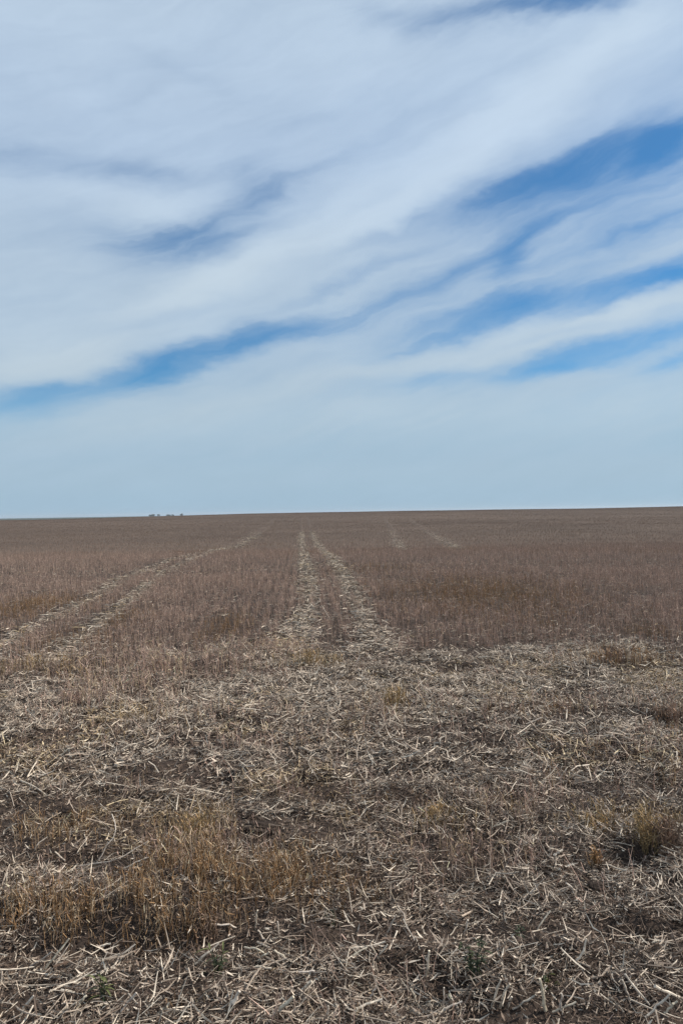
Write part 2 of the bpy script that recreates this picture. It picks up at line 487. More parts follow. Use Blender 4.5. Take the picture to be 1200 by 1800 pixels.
def litter(n, y0, y1, hw, lmin, lmax, rad, tilt, zj, segs=3, sides=3, bright=.2, mask=None, lie=0.0):
    n, x, y = scatter(n, y0, y1, hw)
    if mask is not None:
        k = rng.random(n) < mask(x, y)
        x, y = x[k], y[k]; n = len(x)
    # swirled mats: neighbouring straws lie roughly alike
    az = (fbm(x, y, .5, 151, 2) - .5) * 7.0 + rng.normal(0, .85, n)
    el = rng.normal(0, tilt, n)
    up = rng.random(n) < .05
    el[up] = np.abs(rng.normal(.35, .3, up.sum()))
    L = lmin + (lmax - lmin) * rng.random(n) ** 2.4
    pile = fbm(x, y, .28, 161, 3)
    z = height(x, y) + .004 + zj * rng.random(n) * sstep(.3, .75, pile) + np.abs(np.sin(el)) * L * .42
    D = np.stack([np.cos(az) * np.cos(el), np.sin(az) * np.cos(el), np.sin(el)], -1)
    S = np.stack([-np.sin(az), np.cos(az), np.zeros(n)], -1)
    bend = rng.normal(0, .028, n) * L; sag = rng.normal(0, .025, n) * L
    P = np.empty((n, segs, 3)); c0 = np.stack([x, y, z], -1)
    for k in range(segs):
        t = k / (segs - 1) - .5
        P[:, k] = c0 + D * (L * t)[:, None] + S * (bend * (1 - 4 * t * t))[:, None]
        P[:, k, 2] += sag * (1 - 4 * t * t)
    kk = rng.random(n) < .3                                    # crushed stalks: a kink somewhere along
    if segs > 2:
        j = 1 + int(segs > 3)
        P[kk, j] += (S * (rng.normal(0, .10, n) * L)[:, None])[kk]; P[kk, j, 2] += (np.abs(rng.normal(0, .06, n)) * L)[kk]
    hz = height(P[:, :, 0], P[:, :, 1]) + .002
    P[:, :, 2] = np.maximum(P[:, :, 2], hz)
    r = rad * (.5 + .9 * rng.random(n) ** 1.3)
    R = np.repeat(r[:, None], segs, 1) * (1 - .25 * np.linspace(0, 1, segs)[None])
    V, f = tubes(P, R, sides)
    C = np.repeat(straw_colours(n, x, y, bright), segs * sides, 0)
    return V, f, C

def chaff(n, y0, y1, hw, lmin, lmax, w, zj, bright=.25, mask=None):
    """curled leaf and pod scraps: bent strips"""
    n, x, y = scatter(n, y0, y1, hw)
    if mask is not None:
        k = rng.random(n) < mask(x, y); x, y = x[k], y[k]; n = len(x)
    az = rng.random(n) * 6.283; el = rng.normal(0, .3, n); ro = rng.normal(0, .7, n)
    L = lmin + (lmax - lmin) * rng.random(n) ** 1.5; W = w * (.4 + rng.random(n))
    z = height(x, y) + .003 + zj * rng.random(n) * sstep(.3, .75, fbm(x, y, .28, 161, 3)) + np.abs(np.sin(el)) * L * .5
    D = np.stack([np.cos(az) * np.cos(el), np.sin(az) * np.cos(el), np.sin(el)], -1)
    S = np.stack([-np.sin(az) * np.cos(ro), np.cos(az) * np.cos(ro), np.sin(ro)], -1)
    c0 = np.stack([x, y, z], -1); V = np.empty((n, 6, 3))
    curl = np.abs(rng.normal(0, .16, n)) * L
    for k, (t, ws) in enumerate(((-.5, .35), (0, 1), (.5, .25))):
        m = c0 + D * (L * t)[:, None]; m[:, 2] += curl * (4 * t * t)
        V[:, 2 * k] = m - S * (W * ws)[:, None] * .5; V[:, 2 * k + 1] = m + S * (W * ws)[:, None] * .5
    b = (np.arange(n) * 6)[:, None]
    q = np.concatenate([b + np.array([[0, 1, 3, 2]]), b + np.array([[2, 3, 5, 4]])])
    return V.reshape(-1, 3), [q], np.repeat(straw_colours(n, x, y, bright), 6, 0)

BARE_SHADE = [patch_world(*p) for p in [(225, 1668, 190, 15), (110, 1512, 90, 16), (560, 1655, 60, 14), (1150, 1640, 70, 12), (1120, 1506, 70, 9), (130, 1240, 22, 6), (1180, 1272, 34, 8),  # litter cleared so dark soil stands in for shade, at hollows and cast shadows
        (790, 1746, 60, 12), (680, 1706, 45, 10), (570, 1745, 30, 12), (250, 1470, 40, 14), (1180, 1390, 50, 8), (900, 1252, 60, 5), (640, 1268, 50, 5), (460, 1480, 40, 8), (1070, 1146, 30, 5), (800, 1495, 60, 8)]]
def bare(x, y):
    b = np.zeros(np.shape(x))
    for cx, cy, sx, sy in BARE_SHADE:
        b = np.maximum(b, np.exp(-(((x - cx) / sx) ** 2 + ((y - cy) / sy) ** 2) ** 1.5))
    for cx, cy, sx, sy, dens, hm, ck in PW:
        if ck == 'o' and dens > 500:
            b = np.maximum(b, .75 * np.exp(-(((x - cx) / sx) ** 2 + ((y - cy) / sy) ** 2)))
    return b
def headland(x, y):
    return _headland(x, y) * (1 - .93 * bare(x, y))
def _headland(x, y):
    return (1 - .93 * sstep(-.2, .5, y - edge_y(x))) * (.12 + .88 * sstep(.36, .58, .55 * fbm(x, y, .8, 171, 4) + .45 * fbm(x * .3, y, .22, 173, 3)))
def in_track(x, y):
    return sstep(1.15, .5, track_dist(x, y)) * sstep(8.0, 9.0, y)

parts = []
# foreground
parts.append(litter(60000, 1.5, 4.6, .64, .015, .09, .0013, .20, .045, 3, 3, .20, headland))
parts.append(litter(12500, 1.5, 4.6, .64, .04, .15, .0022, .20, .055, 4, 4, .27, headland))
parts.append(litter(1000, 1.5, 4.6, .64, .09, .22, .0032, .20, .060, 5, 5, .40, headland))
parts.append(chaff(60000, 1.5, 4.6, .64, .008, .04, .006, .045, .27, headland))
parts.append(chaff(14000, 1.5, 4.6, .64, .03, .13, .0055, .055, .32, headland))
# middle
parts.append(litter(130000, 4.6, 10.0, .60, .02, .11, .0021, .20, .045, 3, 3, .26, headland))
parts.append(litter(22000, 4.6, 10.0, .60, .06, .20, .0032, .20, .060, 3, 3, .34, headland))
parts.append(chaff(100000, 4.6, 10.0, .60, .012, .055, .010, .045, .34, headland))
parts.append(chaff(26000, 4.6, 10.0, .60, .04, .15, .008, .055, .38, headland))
# older, darker rotted residue between and beneath the straw, thickest in hollows and painted shadows
def residue_mask(x, y):
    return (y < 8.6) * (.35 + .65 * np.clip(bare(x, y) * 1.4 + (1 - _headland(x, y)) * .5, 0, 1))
parts.append(litter(40000, 1.5, 4.8, .64, .015, .08, .0013, .25, .03, 3, 3, .035, residue_mask))
parts.append(chaff(50000, 1.5, 4.8, .64, .008, .04, .007, .03, .035, residue_mask))
parts.append(litter(50000, 4.8, 9.4, .60, .02, .10, .002, .25, .03, 3, 3, .05, residue_mask))
parts.append(chaff(50000, 4.8, 9.4, .60, .012, .05, .011, .03, .05, residue_mask))
# lying thinly under the standing stems
parts.append(litter(22000, 8.5, 24.0, .56, .05, .18, .0035, .15, .03, 2, 3, .2))
V, f, C = merge(parts)
tag(mesh_obj('straw_litter', V, f, C, M_STRAW), 'flattened pale and brown straw matted over the headland', 'straw', kind='stuff')

parts = []
def along_tracks(n, rad, lmin, lmax, bright, ymax):
    xs, ys = [], []
    for pl, hw in TRACKS:
        seg = np.hypot(*(pl[1:] - pl[:-1]).T); s = np.concatenate([[0], np.cumsum(seg)])
        m = (n if abs(pl[0][0]) < 2 else n // 4) if pl[0][1] < 15 else n // 8
        t = s[-1] * rng.random(m) ** 2.2
        cx = np.interp(t, s, pl[:, 0]); cy = np.interp(t, s, pl[:, 1]); w = rng.normal(0, .75, m) * hw
        d = np.gradient(cx)
        xs.append(cx + w); ys.append(cy + rng.normal(0, .1, m))
    x = np.concatenate(xs); y = np.concatenate(ys); k = (y > 8.2) & (y < ymax)
    k &= rng.random(len(x)) < .45 + .55 * sstep(.36, .58, fbm(x, y, .9, 201, 3)); x, y = x[k], y[k]; n = len(x)
    az = rng.normal(0, .9, n); L = lmin + (lmax - lmin) * rng.random(n) ** 1.6; sc = 1 + y * .012
    el = rng.normal(0, .2, n)
    D = np.stack([np.cos(az) * np.cos(el), np.sin(az) * np.cos(el), np.sin(el)], -1)
    c0 = np.stack([x, y, height(x, y) + .012 + .05 * rng.random(n)], -1)
    P = np.stack([c0 - D * (L / 2)[:, None], c0 + np.array([0, 0, .006]), c0 + D * (L / 2)[:, None]], 1)
    r = rad * (.6 + .8 * rng.random(n)) * sc
    V, f = tubes(P, np.repeat(r[:, None], 3, 1), 3)
    return V, f, np.repeat(straw_colours(n, x, y, bright), 9, 0)
parts.append(along_tracks(9500, .0036, .04, .15, .28, 75))
parts.append(along_tracks(2200, .0046, .08, .22, .34, 75))
V, f, C = merge(parts)
tag(mesh_obj('track_straw', V, f, C, M_STRAW), 'pale crushed straw lying along the wheel tracks', 'straw', kind='stuff')

# ------------------------------------------------------------------ single stalks one can point to
# (points in photograph pixels with a height above ground in metres, radius m, tone, label)
STALKS = [
    ([(170, 1517, .02), (190, 1485, .06), (206, 1462, .10), (197, 1431, .15)], .0045, 1.0, 'kinked bleached stalk rising with bent tip behind the left stubble patch'),
    ([(140, 1522, .02), (185, 1516, .03), (215, 1507, .04), (262, 1478, .06)], .0045, .85, 'longest bleached stalk lying flat at the foot of the kinked stalk'),
    ([(215, 1527, .03), (262, 1507, .05)], .0065, .9, 'thick pale straw slanting just in front of the longest flat stalk'),
    ([(67, 1545, .02), (103, 1522, .04)], .0045, .9, 'pale slanting straw lying alone on the orange stubble at far left'),
    ([(97, 1497, .06), (115, 1513, .02)], .006, .95, 'short thick straw tilting down to the right in the dark hollow at left'),
    ([(125, 1534, .02), (130, 1524, .04), (138, 1518, .05)], .006, .9, 'short hooked straw between the slanting straw and the longest flat stalk'),
    ([(62, 1495, .01), (66, 1484, .04), (84, 1471, .05)], .0045, .8, 'bent straw arching above the dark hollow at left'),
    ([(10, 1459, .02), (28, 1448, .04)], .005, .8, 'short pale straw near the left edge of the field above the hollow'),
    ([(80, 1703, .02), (122, 1650, .10)], .005, .9, 'tall slanting straw leaning up out of the shadow below the orange patch'),
    ([(48, 1703, .02), (92, 1673, .06)], .0045, .8, 'slanting straw parallel to and left of the tall leaning straw'),
    ([(170, 1665, .04), (195, 1659, .04)], .006, 1.05, 'short white straw lying level along the shadowed edge of the orange patch'),
    ([(202, 1697, .02), (210, 1682, .04), (238, 1660, .07)], .0055, .9, 'curved pale straw right of the short white level straw'),
    ([(155, 1684, .03), (192, 1691, .02)], .005, .8, 'pale straw sloping gently down between two green shoots and the shadow'),
    ([(34, 1798, .01), (42, 1772, .04), (60, 1750, .07)], .007, 1.05, 'thick bright straw standing aslant in the bottom left corner'),
    ([(133, 1775, .02), (153, 1750, .06)], .007, .95, 'thick straw with a split end left of the small grassy shoot'),
    ([(90, 1789, .01), (135, 1762, .04)], .005, .85, 'long thin straw running into the thick split straw at bottom left'),
    ([(108, 1740, .03), (137, 1746, .03)], .006, 1.0, 'white flat straw just left of the small grassy shoot'),
    ([(195, 1799, .01), (240, 1745, .09)], .0055, .85, 'long leaning straw just right of the small grassy shoot'),
    ([(225, 1785, .01), (243, 1763, .05)], .0045, .8, 'shorter straw beside the long leaning one near the grassy shoot'),
    ([(278, 1782, .01), (300, 1762, .05)], .006, .9, 'pale thick straw between the grassy shoot and the split stub'),
    ([(343, 1695, .02), (385, 1658, .08)], .006, .85, 'stout straw leaning just left of the small bright green weed'),
    ([(372, 1625, .05), (402, 1625, .06), (415, 1631, .02)], .006, .95, 'arched straw at the right end of the orange patch'),
    ([(449, 1634, .01), (453, 1600, .13)], .005, 1.0, 'upright pale straw with frayed top at the right end of the orange patch'),
    ([(491, 1649, .01), (488, 1620, .11)], .0055, 1.1, 'white upright stub standing right of the frayed upright straw'),
    ([(472, 1655, .02), (488, 1647, .04)], .006, 1.05, 'short white straw touching the foot of the white upright stub'),
    ([(453, 1635, .05), (471, 1661, .01)], .005, .9, 'pale straw falling rightward from the frayed upright straw'),
    ([(430, 1665, .04), (452, 1667, .05), (464, 1675, .03)], .006, .95, 'crooked pale straw lying below the white upright stub'),
    ([(453, 1689, .01), (473, 1673, .05)], .0055, 1.0, 'bright slanting straw crossing the crooked pale straw'),
    ([(482, 1670, .05), (512, 1690, .01)], .0055, .8, 'brownish straw falling rightward right of the crooked straw'),
    ([(405, 1780, .01), (412, 1760, .05), (421, 1742, .08)], .010, 1.0, 'thick frayed white stub in the bottom middle left'),
    ([(478, 1786, .01), (516, 1752, .07)], .009, .9, 'broad pale stalk slanting in the bottom middle'),
    ([(530, 1740, .02), (548, 1725, .05)], .007, .95, 'short broad straw above the dark gap in the bottom middle'),
    ([(525, 1709, .03), (553, 1707, .03)], .005, .95, 'straight level straw above the short broad straw'),
    ([(450, 1699, .03), (477, 1702, .03)], .006, .85, 'level straw just below the bright slanting straw'),
    ([(574, 1797, .01), (577, 1768, .08)], .0055, .9, 'upright stub at the bottom edge near the middle'),
    ([(678, 1645, .01), (688, 1625, .06), (696, 1608, .10)], .005, .9, 'slender straw standing aslant behind the forked stalk'),
    ([(653, 1664, .08), (666, 1690, .01), (668, 1678, .04), (681, 1660, .08)], .005, .95, 'pale forked stalk shaped like a letter V'),
    ([(600, 1690, .01), (628, 1675, .04), (645, 1666, .05)], .005, .85, 'long straw lying left of the forked stalk'),
    ([(748, 1717, .01), (751, 1695, .07), (754, 1671, .13)], .0065, 1.1, 'bright white upright stalk left of the tall dark weed'),
    ([(779, 1772, .01), (780, 1736, .10)], .0042, .95, 'thin straight upright straw below the bright white stalk'),
    ([(722, 1738, .07), (735, 1769, .01)], .005, .85, 'leaning straw between the bright white stalk and the bottom edge'),
    ([(815, 1643, .01), (822, 1617, .08)], .006, 1.0, 'short pale stub standing just above the tall dark weed'),
    ([(627, 1774, .02), (648, 1764, .04), (672, 1756, .04)], .007, .95, 'thick pale straw lying low left of the thin upright straw'),
    ([(770, 1784, .01), (785, 1772, .03), (812, 1760, .04)], .0055, .9, 'pale straw lying at the foot of the thin upright straw'),
    ([(651, 1755, .01), (660, 1733, .06)], .0045, .8, 'small leaning straw above the thick low straw'),
    ([(864, 1768, .01), (880, 1722, .12)], .006, 1.0, 'left stalk of the pale sheaf standing right of the tall dark weed'),
    ([(878, 1772, .01), (884, 1748, .07), (896, 1730, .11)], .006, .95, 'middle stalk of the pale sheaf right of the tall dark weed'),
    ([(890, 1774, .01), (899, 1752, .07)], .0065, .9, 'short right stalk of the pale sheaf right of the tall dark weed'),
    ([(958, 1777, .01), (954, 1748, .08), (948, 1720, .15)], .0085, 1.1, 'thickest bright stalk standing upright in the right foreground'),
    ([(900, 1646, .07), (909, 1660, .04), (917, 1683, .01)], .007, .95, 'curved pale straw lying right of the tall dark weed top'),
    ([(944, 1634, .01), (967, 1601, .09)], .0045, .85, 'thin leaning straw far above the thickest bright stalk'),
    ([(1098, 1712, .10), (1112, 1732, .06), (1141, 1767, .01)], .006, .95, 'long pale straw falling to the right in the bottom right'),
    ([(1093, 1722, .09), (1106, 1759, .01)], .0055, .9, 'bent straw parallel to and left of the long falling straw'),
    ([(1150, 1733, .07), (1193, 1753, .02)], .0085, 1.0, 'broad straw lying across the dark gap in the bottom right corner'),
    ([(1133, 1789, .01), (1154, 1768, .04), (1176, 1748, .08)], .006, .95, 'slanting straw crossing below the broad straw in the bottom right'),
    ([(1012, 1688, .02), (1024, 1676, .05), (1030, 1650, .10)], .006, 1.05, 'bright angled straw with a knee in the middle of the right foreground'),
    ([(970, 1779, .01), (1012, 1761, .05)], .005, .8, 'brownish straw sloping up right from the thickest bright stalk'),
    ([(985, 1776, .01), (986, 1746, .09)], .006, 1.0, 'short upright stub just right of the thickest bright stalk'),
    ([(1166, 1781, .01), (1190, 1760, .05)], .006, .95, 'short slanting straw nearest the bottom right corner'),
    ([(900, 1774, .01), (941, 1749, .06)], .0055, .8, 'straw running up to the foot of the thickest bright stalk'),
    ([(864, 1466, .01), (864, 1440, .09)], .005, .95, 'small upright straw right of the yellow tuft'),
    ([(867, 1453, .04), (893, 1443, .06)], .006, .95, 'pale straw sloping up from the small upright straw'),
    ([(905, 1514, .01), (911, 1489, .08)], .006, .95, 'upright pale stub below the sloping straw at right'),
    ([(972, 1504, .02), (988, 1494, .05)], .009, 1.05, 'short very thick white straw left of the dark right tuft'),
    ([(920, 1488, .01), (938, 1467, .06)], .006, .75, 'grey straw leaning above the upright pale stub at right'),
    ([(994, 1552, .05), (1013, 1568, .01)], .006, .95, 'pale straw making the right half of a roof shape'),
    ([(975, 1573, .01), (997, 1562, .04)], .005, .8, 'grey straw making the left half of a roof shape'),
    ([(1148, 1270, .13), (1156, 1298, .01)], .006, .95, 'pale stalk leaning beside the dark clump at the right edge'),
    ([(924, 1273, .02), (953, 1261, .05)], .008, .9, 'pale straw wisp lying in the middle of the headland at right'),
    ([(982, 1363, .01), (988, 1342, .10)], .006, .95, 'lone upright straw halfway up the headland at right'),
    ([(685, 1254, .01), (690, 1246, .06), (697, 1235, .10)], .008, .95, 'curved pale stub standing in the small yellow tuft'),
    ([(732, 1259, .02), (760, 1235, .10)], .006, .75, 'long greyish straw leaning right of the small yellow tuft'),
    ([(120, 1288, .01), (146, 1270, .09)], .007, .9, 'slanting pale straw on the left of the middle headland'),
    ([(106, 1331, .01), (120, 1316, .06), (130, 1314, .06)], .008, .95, 'hooked pale straw below the slanting one on the left headland'),
    ([(565, 1064, .30), (580, 1089, .04)], .011, 1.0, 'long pale stalk propped beside the left wheel track'),
]
def build_stalk(pts, rad, tone, label):
    x0, y0, z0 = ground_pt(pts[0][0], pts[0][1], pts[0][2])
    W = []
    for px, py, hh in pts:
        # the stalk point lies on this sight line, hh above the ground
        d = ray(px, py)
        x, y, z = ground_pt(px, py, hh)
        W.append(Vector((x, y, z + hh)))
    # keep upright stalks upright: limit depth drift to the stalk's own reach
    base = W[0] if pts[0][2] < pts[-1][2] else W[-1]
    out = []
    for (px, py, hh), w in zip(pts, W):
        d = ray(px, py); yb = base.y + (w.y - base.y) * .55
        t = yb / d.y
        out.append(Vector((d.x * t, yb, EYE + d.z * t)))
    # resample, with slight crookedness
    pl = [np.array(v) for v in out]
    K = 7
    seg = [np.linalg.norm(b - a) for a, b in zip(pl[:-1], pl[1:])]; s = np.concatenate([[0], np.cumsum(seg)])
    tt = np.linspace(0, s[-1], K)
    P = np.stack([np.interp(tt, s, [p[i] for p in pl]) for i in range(3)], -1)
    P[1:-1] += rng.normal(0, .0016, (K - 2, 3))
    g = height(P[:, 0], P[:, 1]) + rad * .6
    P[:, 2] = np.maximum(P[:, 2], g)
    org = P[0].copy()
    R = rad * (1 - .18 * np.linspace(0, 1, K)) * (1 + .10 * rng.normal(0, 1, K)).clip(.8, 1.25)
    R[rng.integers(2, 5)] *= 1.18                                     # a node
    R *= .66
    V, f = tubes((P - org)[None], R[None], 7, caps=True)
    cc = np.repeat(PALE[None] * tone * (.82 + .3 * rng.random((K, 1))), 7, 0)
    cc = cc * np.array([1, .985 + .03 * rng.random(), .95 + .1 * rng.random()])
    o = mesh_obj('straw_stalk', V, f, cc, M_STRAW, smooth=False)
    o.location = org
    tag(o, label, 'straw', 'single straws standing out from the litter')
for s in STALKS:
    build_stalk(*s)

# ------------------------------------------------------------------ lone tufts of stubble
TUFTS = [   # base px, half width px, height m, stems, colour, label
    (1172, 1500, 30, .17, 60, 'd', 'large dark bushy stubble tuft casting shade at the right edge'),
    (1140, 1485, 26, .17, 60, 'y', 'yellow stubble tuft just left of the large dark one at right'),
    (1050, 1462, 30, .10, 60, 'y', 'low yellow stubble tuft above the pale straw heap at right'),
    (1046, 1528, 10, .10, 34, 'o', 'small reddish upright tuft below the pale straw heap at right'),
    (345, 1478, 26, .14, 60, 'y', 'straw yellow tuft sticking up behind the orange patch'),
    (772, 1440, 25, .09, 70, 'y', 'low golden tuft alone in the middle of the headland'),
    (1175, 1272, 24, .17, 40, 'd', 'dark stubble clump at the right edge beside a leaning pale stalk'),
    (130, 1236, 22, .14, 46, 'm', 'brown stubble clump over a dark hole at upper left of the headland'),
    (1085, 1168, 22, .18, 44, 'd', 'dark stubble tuft at the front of the standing block at far right'),
    (690, 1238, 22, .15, 40, 'y', 'small yellow tuft near the centre of the headland'),
    (545, 1165, 18, .17, 34, 'y', 'yellow tuft at the mouth of the left wheel track'),
    (690, 1528, 16, .06, 30, 'o', 'small rusty tuft low on the straw near the centre'),
    (365, 1655, 20, .10, 40, 'd', 'dark tuft at the right end of the shaded edge of the orange patch'),
]
for px, py, hw, h, n, ck, label in TUFTS:
    x, y, z = ground_pt(px, py); sx = abs(ground_pt(px + hw, py)[0] - x)
    X = x + rng.normal(0, .5, n) * sx; Y = y + rng.normal(0, .5, n) * sx
    H = h * (.45 + .6 * rng.random(n)); Rr = .0022 * (.6 + .8 * rng.random(n)) * (1 if y < 5 else 1.5)
    base = {'o': ORANGE, 'y': YEL * .85, 'm': MAUVE, 'd': MAUVE * .45 + ORANGE * .3}[ck]
    c = base[None] * (.5 + .9 * rng.random((n, 1)))
    V, f, C = merge([stems(X, Y, H, Rr, c, 4, 5, .35), twigs(X, Y, H, Rr, c, 1.0), twigs(X, Y, H, Rr, c, 1.0)])
    V = V - np.array([x, y, z])
    o = mesh_obj('stubble_tuft', V, f, C, M_STEM); o.location = (x, y, z)
    tag(o, label, 'stubble tuft', 'lone stubble tufts on the headland')

# ------------------------------------------------------------------ green weeds
def leaf_strip(p0, d, L, w, droop, col, K=6):
    d = np.array(d) / np.linalg.norm(d); side = np.cross(d, [0, 0, 1.]); side /= np.linalg.norm(side) + 1e-9
    V = []
    for k in range(K):
        t = k / (K - 1)
        c = p0 + d * L * t + np.array([0, 0, -droop * L * t * t])
        ww = w * (math.sin(math.pi * (.12 + .86 * t)) ** .8) * .5
        V += [c - side * ww + np.array([0, 0, ww * .5]), c, c + side * ww + np.array([0, 0, ww * .5])]
    f = []
    for k in range(K - 1):
        a = 3 * k
        f += [[a, a + 1, a + 4, a + 3], [a + 1, a + 2, a + 5, a + 4]]
    return np.array(V), [np.array(f)], np.repeat(np.array(col)[None], 3 * K, 0)

def weed(px, py, h, nst, nleaf, leaf_l, leaf_w, stemcol, leafcols, label, spread=.02, lowest=.35):
    x, y, z = ground_pt(px, py)
    root = empty('green_weed', (x, y, z))
    tag(root, label, 'weed', 'green weeds growing through the straw')
    sp, lp = [], []
    for s in range(nst):
        a = rng.random() * 6.283; ln = spread * (.4 + rng.random()); hh = h * (.7 + .35 * rng.random())
        K = 6; t = np.linspace(0, 1, K)
        P = np.stack([np.cos(a) * ln * t ** 1.4 + rng.normal(0, .002, K), np.sin(a) * ln * t ** 1.4 + rng.normal(0, .002, K), hh * t - .01], -1)
        V, f = tubes(P[None], (.0026 * (1 - .5 * t))[None], 5)
        sp.append((V, f, np.array(stemcol)[None] * (.8 + .4 * rng.random())))
        for l in range(nleaf):
            tt = lowest + (1 - lowest) * rng.random(); p = np.array([np.interp(tt, t, P[:, i]) for i in range(3)])
            b = rng.random() * 6.283; e = .2 + rng.random() * .9
            lc = np.array(leafcols[rng.integers(len(leafcols))]) * (.75 + .5 * rng.random())
            lp.append(leaf_strip(p, (math.cos(b) * math.cos(e), math.sin(b) * math.cos(e), math.sin(e)), leaf_l * (.6 + .7 * rng.random()), leaf_w * (.7 + .6 * rng.random()), .5, lc))
    V, f, C = merge(sp); mesh_obj('stem', V, f, C, M_STEM, root)
    V, f, C = merge(lp); mesh_obj('foliage', V, f, C, M_LEAF, root)
GD, GM, GL = (.040, .052, .028), (.068, .085, .040), (.17, .185, .07)
weed(835, 1742, .22, 6, 9, .028, .010, (.045, .05, .03), [GD, GM, (.05, .06, .03)], 'tall dark green weed with branching stems in the right foreground', .05, .4)
weed(383, 1712, .10, 5, 6, .05, .006, GD, [GM, GM, GL], 'small bright green weed below the orange stubble patch', .03, .1)
weed(183, 1766, .12, 4, 5, .05, .006, GD, [GM, GL, GL], 'small grassy shoot with yellow green tip at the bottom left', .02, .3)
weed(578, 1628, .06, 4, 5, .03, .006, GD, [GM, GD], 'low dull green weed at the right end of the orange stubble', .04, .2)
weed(905, 1655, .07, 3, 5, .03, .008, GD, [GM, GD], 'tiny green weed just right of the tall dark weed', .03, .3)
weed(960, 1738, .05, 4, 5, .03, .006, GD, [GM, (.12, .12, .04)], 'tiny mossy weed at the foot of the thickest bright stalk', .03, .1)

# ------------------------------------------------------------------ clods of soil
def clod(px, py, w, d, h, label, dark=1.0):
    x, y, z = ground_pt(px, py)
    import bmesh
    bm = bmesh.new(); bmesh.ops.create_icosphere(bm, subdivisions=4, radius=1)
    V = np.array([v.co[:] for v in bm.verts]); F_ = np.array([[v.index for v in f.verts] for f in bm.faces]); bm.free()
    n = fbm(V[:, 0] + V[:, 2] * 2.3 + px, V[:, 1] + V[:, 2] * 1.7 + py, .9, 5, 4) - .5
    n2 = fbm(V[:, 0] * 3 + V[:, 2] * 5 + px, V[:, 1] * 3 + py, .7, 6, 3) - .5
    V = V * (1 + .7 * n + .22 * n2)[:, None] * np.array([w / 2, d / 2, h * .62]); V[:, 2] += h * .30
    c = SOIL[None] * .8 * dark * (.7 + .8 * (n2 + .5)[:, None])
    o = mesh_obj('soil_clod', V, [F_], c, M_SOIL); o.location = (x, y, z)
    tag(o, label, 'soil clod', 'dark soil clods on the headland')
clod(460, 1462, .22, .12, .055, 'widest dark flat lump standing in for the shaded hollow under lifted straw behind the orange stubble patch')  # soil lump put in for the dark hollow under lifted straw
clod(846, 1500, .075, .07, .045, 'dark rounded soil clod below the golden tuft', .9)
clod(1046, 1566, .085, .07, .035, 'dark low soil clod below the small reddish tuft', .9)
clod(120, 1430, .10, .08, .035, 'dark soil clod at left above the kinked stalk', .9)

# ------------------------------------------------------------------ trees on the far skyline
def tree(px, dist, w, h, label):
    d = ray(px, 907); x = d.x / d.y * dist; y = dist; z = float(height(x, y))
    root = empty('tree', (x, y, z)); tag(root, label, 'tree', 'far trees on the skyline')
    T = []
    tr = np.array([[[0, 0, -.3], [.1, 0, h * .3], [.05, .1, h * .6]]]); V, f = tubes(tr, np.array([[w * .045, w * .035, w * .02]]), 7); T.append((V, f, np.array([[.07, .055, .045]])))
    for k in range(6):
        a = k * 1.05 + rng.random(); z0 = h * (.25 + .3 * rng.random())
        P = np.array([[[.08, 0, z0], [math.cos(a) * w * .18, math.sin(a) * w * .18, z0 + h * .15], [math.cos(a) * w * .32, math.sin(a) * w * .32, z0 + h * .3]]])
        V, f = tubes(P, np.array([[w * .02, w * .014, w * .006]]), 5); T.append((V, f, np.array([[.07, .055, .045]])))
    V, f, C = merge(T); mesh_obj('trunk', V, f, C, M_BARK, root)
    nc = 16; cl = rng.normal(0, .33, (nc, 3)) * np.array([w, w, h * .50]) * .62 + np.array([0, 0, h * .50])
    n = 2600; ci = rng.integers(0, nc, n)
    p = cl[ci] + rng.normal(0, 1, (n, 3)) * np.array([w * .10, w * .10, h * .12]); p[:, 2] = p[:, 2].clip(h * .04, h * 1.05)
    s = w * .045 * (.6 + .8 * rng.random(n)); a = rng.normal(0, 1, (n, 3)); a /= np.linalg.norm(a, axis=1, keepdims=True)
    b = np.cross(a, rng.normal(0, 1, (n, 3))); b /= np.linalg.norm(b, axis=1, keepdims=True)
    V = np.stack([p - a * s[:, None], p - b * s[:, None] * .6, p + a * s[:, None], p + b * s[:, None] * .6], 1).reshape(-1, 3)
    q = np.arange(4 * n).reshape(n, 4)
    c = np.array([.045, .062, .035])[None] * (.6 + .8 * rng.random((n, 1)))
    mesh_obj('crown', V, [q], np.repeat(c, 4, 0), M_CROWN, root)
D0 = 2480
tree(264, D0, 10, 6.6, 'left half of the broad leftmost tree clump on the far skyline')
tree(270, D0 + 20, 13, 8.0, 'taller right half of the broad leftmost tree clump on the skyline')
tree(279, D0 - 10, 8, 7.2, 'small rounded tree just right of the broad clump on the skyline')
tree(297, D0 + 10, 15, 5.6, 'low wide tree in the middle of the far skyline group')
tree(304, D0 + 30, 9, 5.6, 'small tree touching the low wide one on the skyline')
tree(320, D0, 10, 7.6, 'rightmost lone tree of the group on the far skyline')

# ------------------------------------------------------------------ sun and sky
SUN_AZ, SUN_EL = math.radians(80), math.radians(41)        # azimuth clockwise from straight ahead (+Y)
sv = Vector((math.sin(SUN_AZ) * math.cos(SUN_EL), math.cos(SUN_AZ) * math.cos(SUN_EL), math.sin(SUN_EL)))
ld = bpy.data.lights.new('sun', 'SUN'); ld.energy = 5.0; ld.angle = math.radians(.6); ld.color = (1, .935, .84)
lo = bpy.data.objects.new('sun', ld); COL.objects.link(lo); lo.rotation_euler = sv.to_track_quat('Z', 'Y').to_euler()
lo.location = (0, 0, 40)

